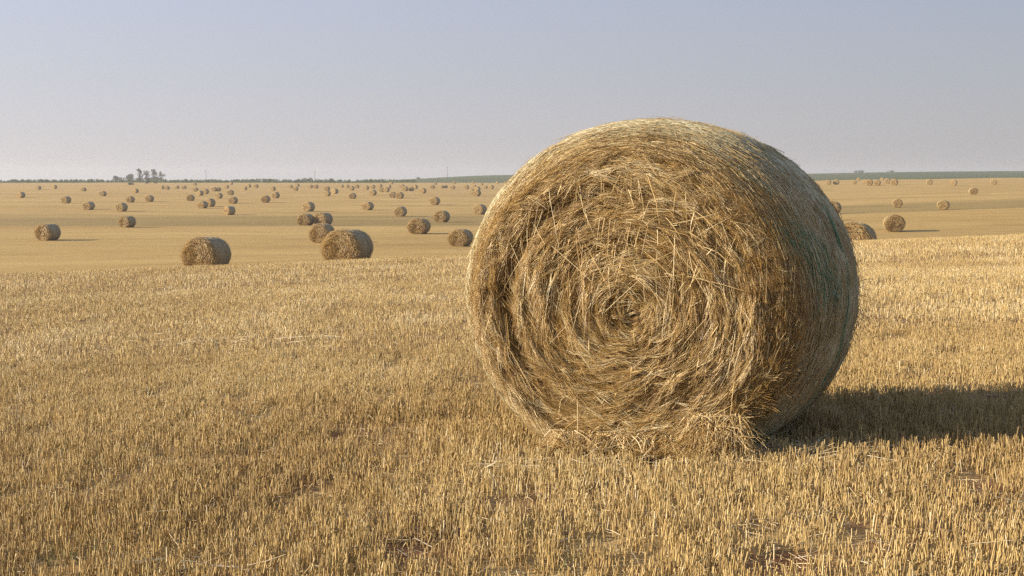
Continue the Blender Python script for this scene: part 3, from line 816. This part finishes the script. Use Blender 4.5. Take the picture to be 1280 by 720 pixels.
def leaves(lobes, n, size):
    out_V, out_F, k = [], [], 0
    w = np.array([l[3] ** 2 for l in lobes]); w = w / w.sum()
    idx = rng.choice(len(lobes), n, p=w)
    L = np.array(lobes)[idx]
    dirv = unit(rng.normal(size=(n, 3))); rr = L[:, 3] * rng.uniform(.35, 1.05, n) ** .6
    C = L[:, :3] + dirv * rr[:, None] * np.stack([np.ones(n), np.ones(n), L[:, 4]], -1)
    C[:, 2] = np.maximum(C[:, 2], .15)
    a = unit(rng.normal(size=(n, 3))); b = unit(np.cross(a, rng.normal(size=(n, 3))))
    s = size * rng.uniform(.5, 1.3, n)[:, None]
    V = np.stack([C - a * s, C + b * s * .55, C + a * s, C - b * s * .55], 1).reshape(-1, 3)
    return V, np.arange(4 * n).reshape(-1, 4)
def tree(px, d, hpx, kind, label, wid=1.0, yoff=0.0):
    x = (px - 640) / FPX * d
    H = hpx / FPX * d
    root = empty('tree', (x, d, float(ground(x, d)) - .1))
    tag(root, label, 'tree', 'trees on the skyline')
    lobes = []; limbs = []
    if kind == 'dome':
        for _ in range(16):
            a = rng.uniform(0, 6.28); r = wid * H * rng.uniform(0, .42)
            lobes.append((r * math.cos(a), r * math.sin(a), H * rng.uniform(.3, .72) * (1 - .5 * r / (wid * H * .45)), H * rng.uniform(.16, .26), .9))
        th = .45
    else:
        for _ in range(15):
            z = H * rng.uniform(.30, .92); r = wid * H * rng.uniform(.0, .24)
            a = rng.uniform(0, 6.28)
            lobes.append((r * math.cos(a), r * math.sin(a), z, H * rng.uniform(.06, .14), 1.1))
        for _ in range(9):
            a = rng.uniform(0, 6.28); r = wid * H * rng.uniform(0, .4)
            lobes.append((r * math.cos(a), r * math.sin(a), H * rng.uniform(.08, .30), H * rng.uniform(.10, .17), .9))
        th = .85
    for l in lobes: limbs.append(l[:3])
    P = [(0, 0, 0)]; D = [(0, 0, 1)]; Ls = [H * th]; Rs = [H * .028]
    for l in limbs:
        z0 = l[2] * rng.uniform(.35, .7); v = np.array([l[0], l[1], l[2] - z0]); ln = np.linalg.norm(v)
        P.append((0, 0, z0)); D.append(v / ln); Ls.append(ln); Rs.append(H * .009)
    V, F, T_ = strands(np.array(P, float), np.array(D, float), Ls, Rs, np.zeros((len(P), 3)), 3, 6, 1, .4)
    mesh_np('trunk', V, F, M_bark, root)
    V, F = leaves(lobes, 3600 if kind == 'dome' else 2400, H * .03)
    mesh_np('crown', V, F, M_leaf, root)
tree(164, 1180, 13, 'dome', 'dark dome shaped tree at the left end of the skyline clump', 1.25)
tree(176.5, 1180, 16.5, 'thin', 'tallest thin tree with a sparse crown in the skyline clump', .8)
tree(185.5, 1190, 14, 'thin', 'thin tree with a rounded top in the middle of the skyline clump', 1.0)
tree(194, 1185, 15.5, 'thin', 'ragged thin tree leaning over its right neighbour in the skyline clump', .9)
tree(203, 1180, 12.5, 'thin', 'low ragged tree at the right end of the skyline clump', 1.4)
tree(148, 1180, 11, 'dome', 'broad low tree left of the dome shaped one on the skyline', 1.2)

def bush(px, d, wpx, hpx, label):
    x = (px - 640) / FPX * d; H, W = hpx / FPX * d, wpx / FPX * d
    lobes = [(rng.uniform(-.42, .42) * W, rng.uniform(-.3, .3) * W, H * rng.uniform(.2, .6), H * rng.uniform(.25, .42), .9) for _ in range(14)]
    V, F = leaves(lobes, 700, H * .08)
    o = mesh_np('bush', V, F, M_leaf)
    o.location = (x, d, float(ground(x, d)) - .1)
    tag(o, label, 'bush', 'dark bushes along the skyline')
bush(1072, 1500, 14, 5.5, 'wide domed bush on top of the green hill at right')
bush(1112, 1500, 9, 3.5, 'low bush on the green hill near the far right')
bush(386, 900, 5, 5, 'small round bush at the green edge left of the middle pole')
bush(415, 1000, 4.5, 5.5, 'small upright bush on the skyline right of the middle pole')
bush(267, 1000, 4, 4, 'small bush on the skyline right of the short pole')
bush(297, 900, 6, 4, 'dark bush at the green edge, left of the long far tree line')
bush(165.5, 640, 7, 4.5, 'green bush at the field edge below the dome shaped tree')
bush(186, 720, 8, 3, 'low green bush at the field edge below the thin trees')
bush(196, 740, 6, 3.4, 'green bush at the field edge below the right end of the tree clump')
bush(523, 1400, 6, 3.0, 'small bush where the green hill starts to rise')
bush(370, 780, 5, 4, 'dark bush behind the tiny knot of three bales')

def strip(name, x0, x1, d, hpx, n, seed, label):
    lobes = []
    for _ in range(n):
        px = rng.uniform(x0, x1); dd = d + rng.uniform(-25, 25); x = (px - 640) / FPX * dd
        h = hpx / FPX * dd * rng.uniform(.4, 1.0)
        lobes.append((x, dd, float(ground(x, dd)) + h * .5, h * .6, .8))
    L = np.array(lobes); idx = rng.integers(0, n, n * 40)
    C = L[idx, :3] + unit(rng.normal(size=(len(idx), 3))) * (L[idx, 3] * rng.uniform(.2, 1, len(idx)) ** .5)[:, None]
    a = unit(rng.normal(size=C.shape)); b = unit(np.cross(a, rng.normal(size=C.shape))); s = (L[idx, 3] * rng.uniform(.15, .4, len(idx)))[:, None]
    V = np.stack([C - a * s, C + b * s, C + a * s, C - b * s], 1).reshape(-1, 3)
    o = mesh_np(name, V, np.arange(len(V)).reshape(-1, 4), M_leaf if 'line' in name else M_hedge)
    tag(o, label, 'hedge' if name == 'hedgerow' else 'tree line', kind='stuff')
strip('tree_line', 310, 345, 1900, 3.2, 60, 1, 'faint blue grey far tree line on the horizon')
strip('tree_line', 378, 392, 1900, 4.2, 30, 2, 'short faint far wood left of the middle pole')
strip('hedgerow', -20, 520, 830, 4.0, 600, 3, 'low uneven green hedgerow along the far field edge')

def pole(px, d, hpx, label):
    x = (px - 640) / FPX * d; H = hpx / FPX * d
    V1, F1, T1 = strands(np.array([[0, 0, 0.]]), np.array([[0, 0, 1.]]), H, .17, np.zeros((1, 3)), 4, 8, 1, .65)
    V2, F2, T2 = strands(np.array([[-.7, -.02, H - .5]]), np.array([[1., 0, 0]]), 1.4, .07, np.zeros((1, 3)), 1, 4, 1, 1)
    V, F, T_ = merge([(V1, F1, T1), (V2, F2, T2)])
    o = mesh_np('utility_pole', V, F, M_wood)
    o.location = (x, d, float(ground(x, d)) - .1)
    tag(o, label, 'utility pole', 'poles on the skyline')
pole(259, 930, 15, 'thin short pole on the skyline right of the tree clump')
pole(394.5, 930, 14.5, 'thin middle pole on the skyline between two small bushes')
pole(559.5, 1000, 18, 'thin tall pole standing against the left part of the green hill')

# ------------------------------------------------------------------ air
m = bpy.data.materials.new('haze_air'); m.use_nodes = True
nt = m.node_tree; nt.nodes.clear()
out = nt.nodes.new('ShaderNodeOutputMaterial'); pv = nt.nodes.new('ShaderNodeVolumePrincipled')
pv.inputs['Color'].default_value = (.80, .82, .90, 1); pv.inputs['Density'].default_value = .00024
pv.inputs['Anisotropy'].default_value = .2
nt.links.new(pv.outputs[0], out.inputs['Volume'])
x0, x1, y0, y1, z0, z1 = -2900, 2900, -120, 3400, -16, 34
V = np.array([(x, y, z) for z in (z0, z1) for y in (y0, y1) for x in (x0, x1)])
F = np.array([(0, 2, 3, 1), (4, 5, 7, 6), (0, 1, 5, 4), (2, 6, 7, 3), (0, 4, 6, 2), (1, 3, 7, 5)])
tag(mesh_np('haze', V, F, m), 'thin summer haze over the whole field', 'haze', kind='stuff')

# ------------------------------------------------------------------ light
SUN_EL, SUN_AZ = R(20), R(183.5)   # azimuth measured from +x, anticlockwise: low sun at left, a little behind us
sd = np.array([math.cos(SUN_EL) * math.cos(SUN_AZ), math.cos(SUN_EL) * math.sin(SUN_AZ), math.sin(SUN_EL)])
sun = bpy.data.lights.new('sun', 'SUN'); sun.energy = 5.0; sun.angle = R(.53); sun.color = (1, .84, .62)
so = bpy.data.objects.new('sun', sun); col.objects.link(so)
import mathutils
so.rotation_euler = mathutils.Vector(-sd).to_track_quat('-Z', 'Y').to_euler()
w = bpy.data.worlds.new('World'); scene.world = w; w.use_nodes = True
nt = w.node_tree; bg = nt.nodes['Background']
sky = nt.nodes.new('ShaderNodeTexSky'); sky.sky_type = 'NISHITA'; sky.sun_disc = False
sky.sun_elevation = SUN_EL
sky.sun_rotation = R(90) - SUN_AZ      # measured from +y, clockwise
sky.air_density = 1.0; sky.dust_density = 1.0; sky.ozone_density = 3.0
# a hazy summer sky: the clear-air sky veiled by pale grey haze, thickest low down and towards the sun
tc = nt.nodes.new('ShaderNodeTexCoord'); sx = nt.nodes.new('ShaderNodeSeparateXYZ'); nt.links.new(tc.outputs['Generated'], sx.inputs[0])
dt = nt.nodes.new('ShaderNodeVectorMath'); dt.operation = 'DOT_PRODUCT'; nt.links.new(tc.outputs['Generated'], dt.inputs[0]); dt.inputs[1].default_value = tuple(sd)
amp = math_n(nt, 'ADD', 1.16, math_n(nt, 'MULTIPLY', math_n(nt, 'MAXIMUM', dt.outputs['Value'], -.5), .62))
veil = ramp(nt, [(0, (.74, .725, .765)), (.06, (.71, .70, .785)), (.15, (.65, .675, .82)), (.6, (.52, .60, .80))], sx.outputs['Z'])
vm = nt.nodes.new('ShaderNodeVectorMath'); vm.operation = 'SCALE'; nt.links.new(veil, vm.inputs[0]); nt.links.new(math_n(nt, 'MULTIPLY', amp, 2.22), vm.inputs['Scale'])
thick = ramp(nt, [(0, (.92,) * 3), (.2, (.85,) * 3), (.7, (.5,) * 3)], sx.outputs['Z'])
nt.links.new(mix(nt, sky.outputs[0], vm.outputs[0], thick), bg.inputs['Color'])
bg.inputs['Strength'].default_value = .15

# ------------------------------------------------------------------ camera
cam = bpy.data.cameras.new('camera'); cam.sensor_width = 36; cam.lens = 36 * FPX / 1280
cam.clip_start = .05; cam.clip_end = 8000
co = bpy.data.objects.new('camera', cam); col.objects.link(co)
co.location = (0, 0, EYE)
co.rotation_euler = (R(90) - math.atan((360 - HOR) / FPX), 0, 0)
scene.camera = co
vs = scene.view_settings
vs.view_transform = 'Standard'; vs.look = 'None'; vs.exposure = .80; vs.gamma = 1; vs.use_curve_mapping = False
scene.cycles.max_bounces = 5; scene.cycles.diffuse_bounces = 3; scene.cycles.volume_bounces = 1
scene.cycles.use_denoising = False; scene.cycles.use_adaptive_sampling = False
scene.cycles.denoiser = 'OPENIMAGEDENOISE'; scene.cycles.denoising_input_passes = 'RGB_ALBEDO_NORMAL'
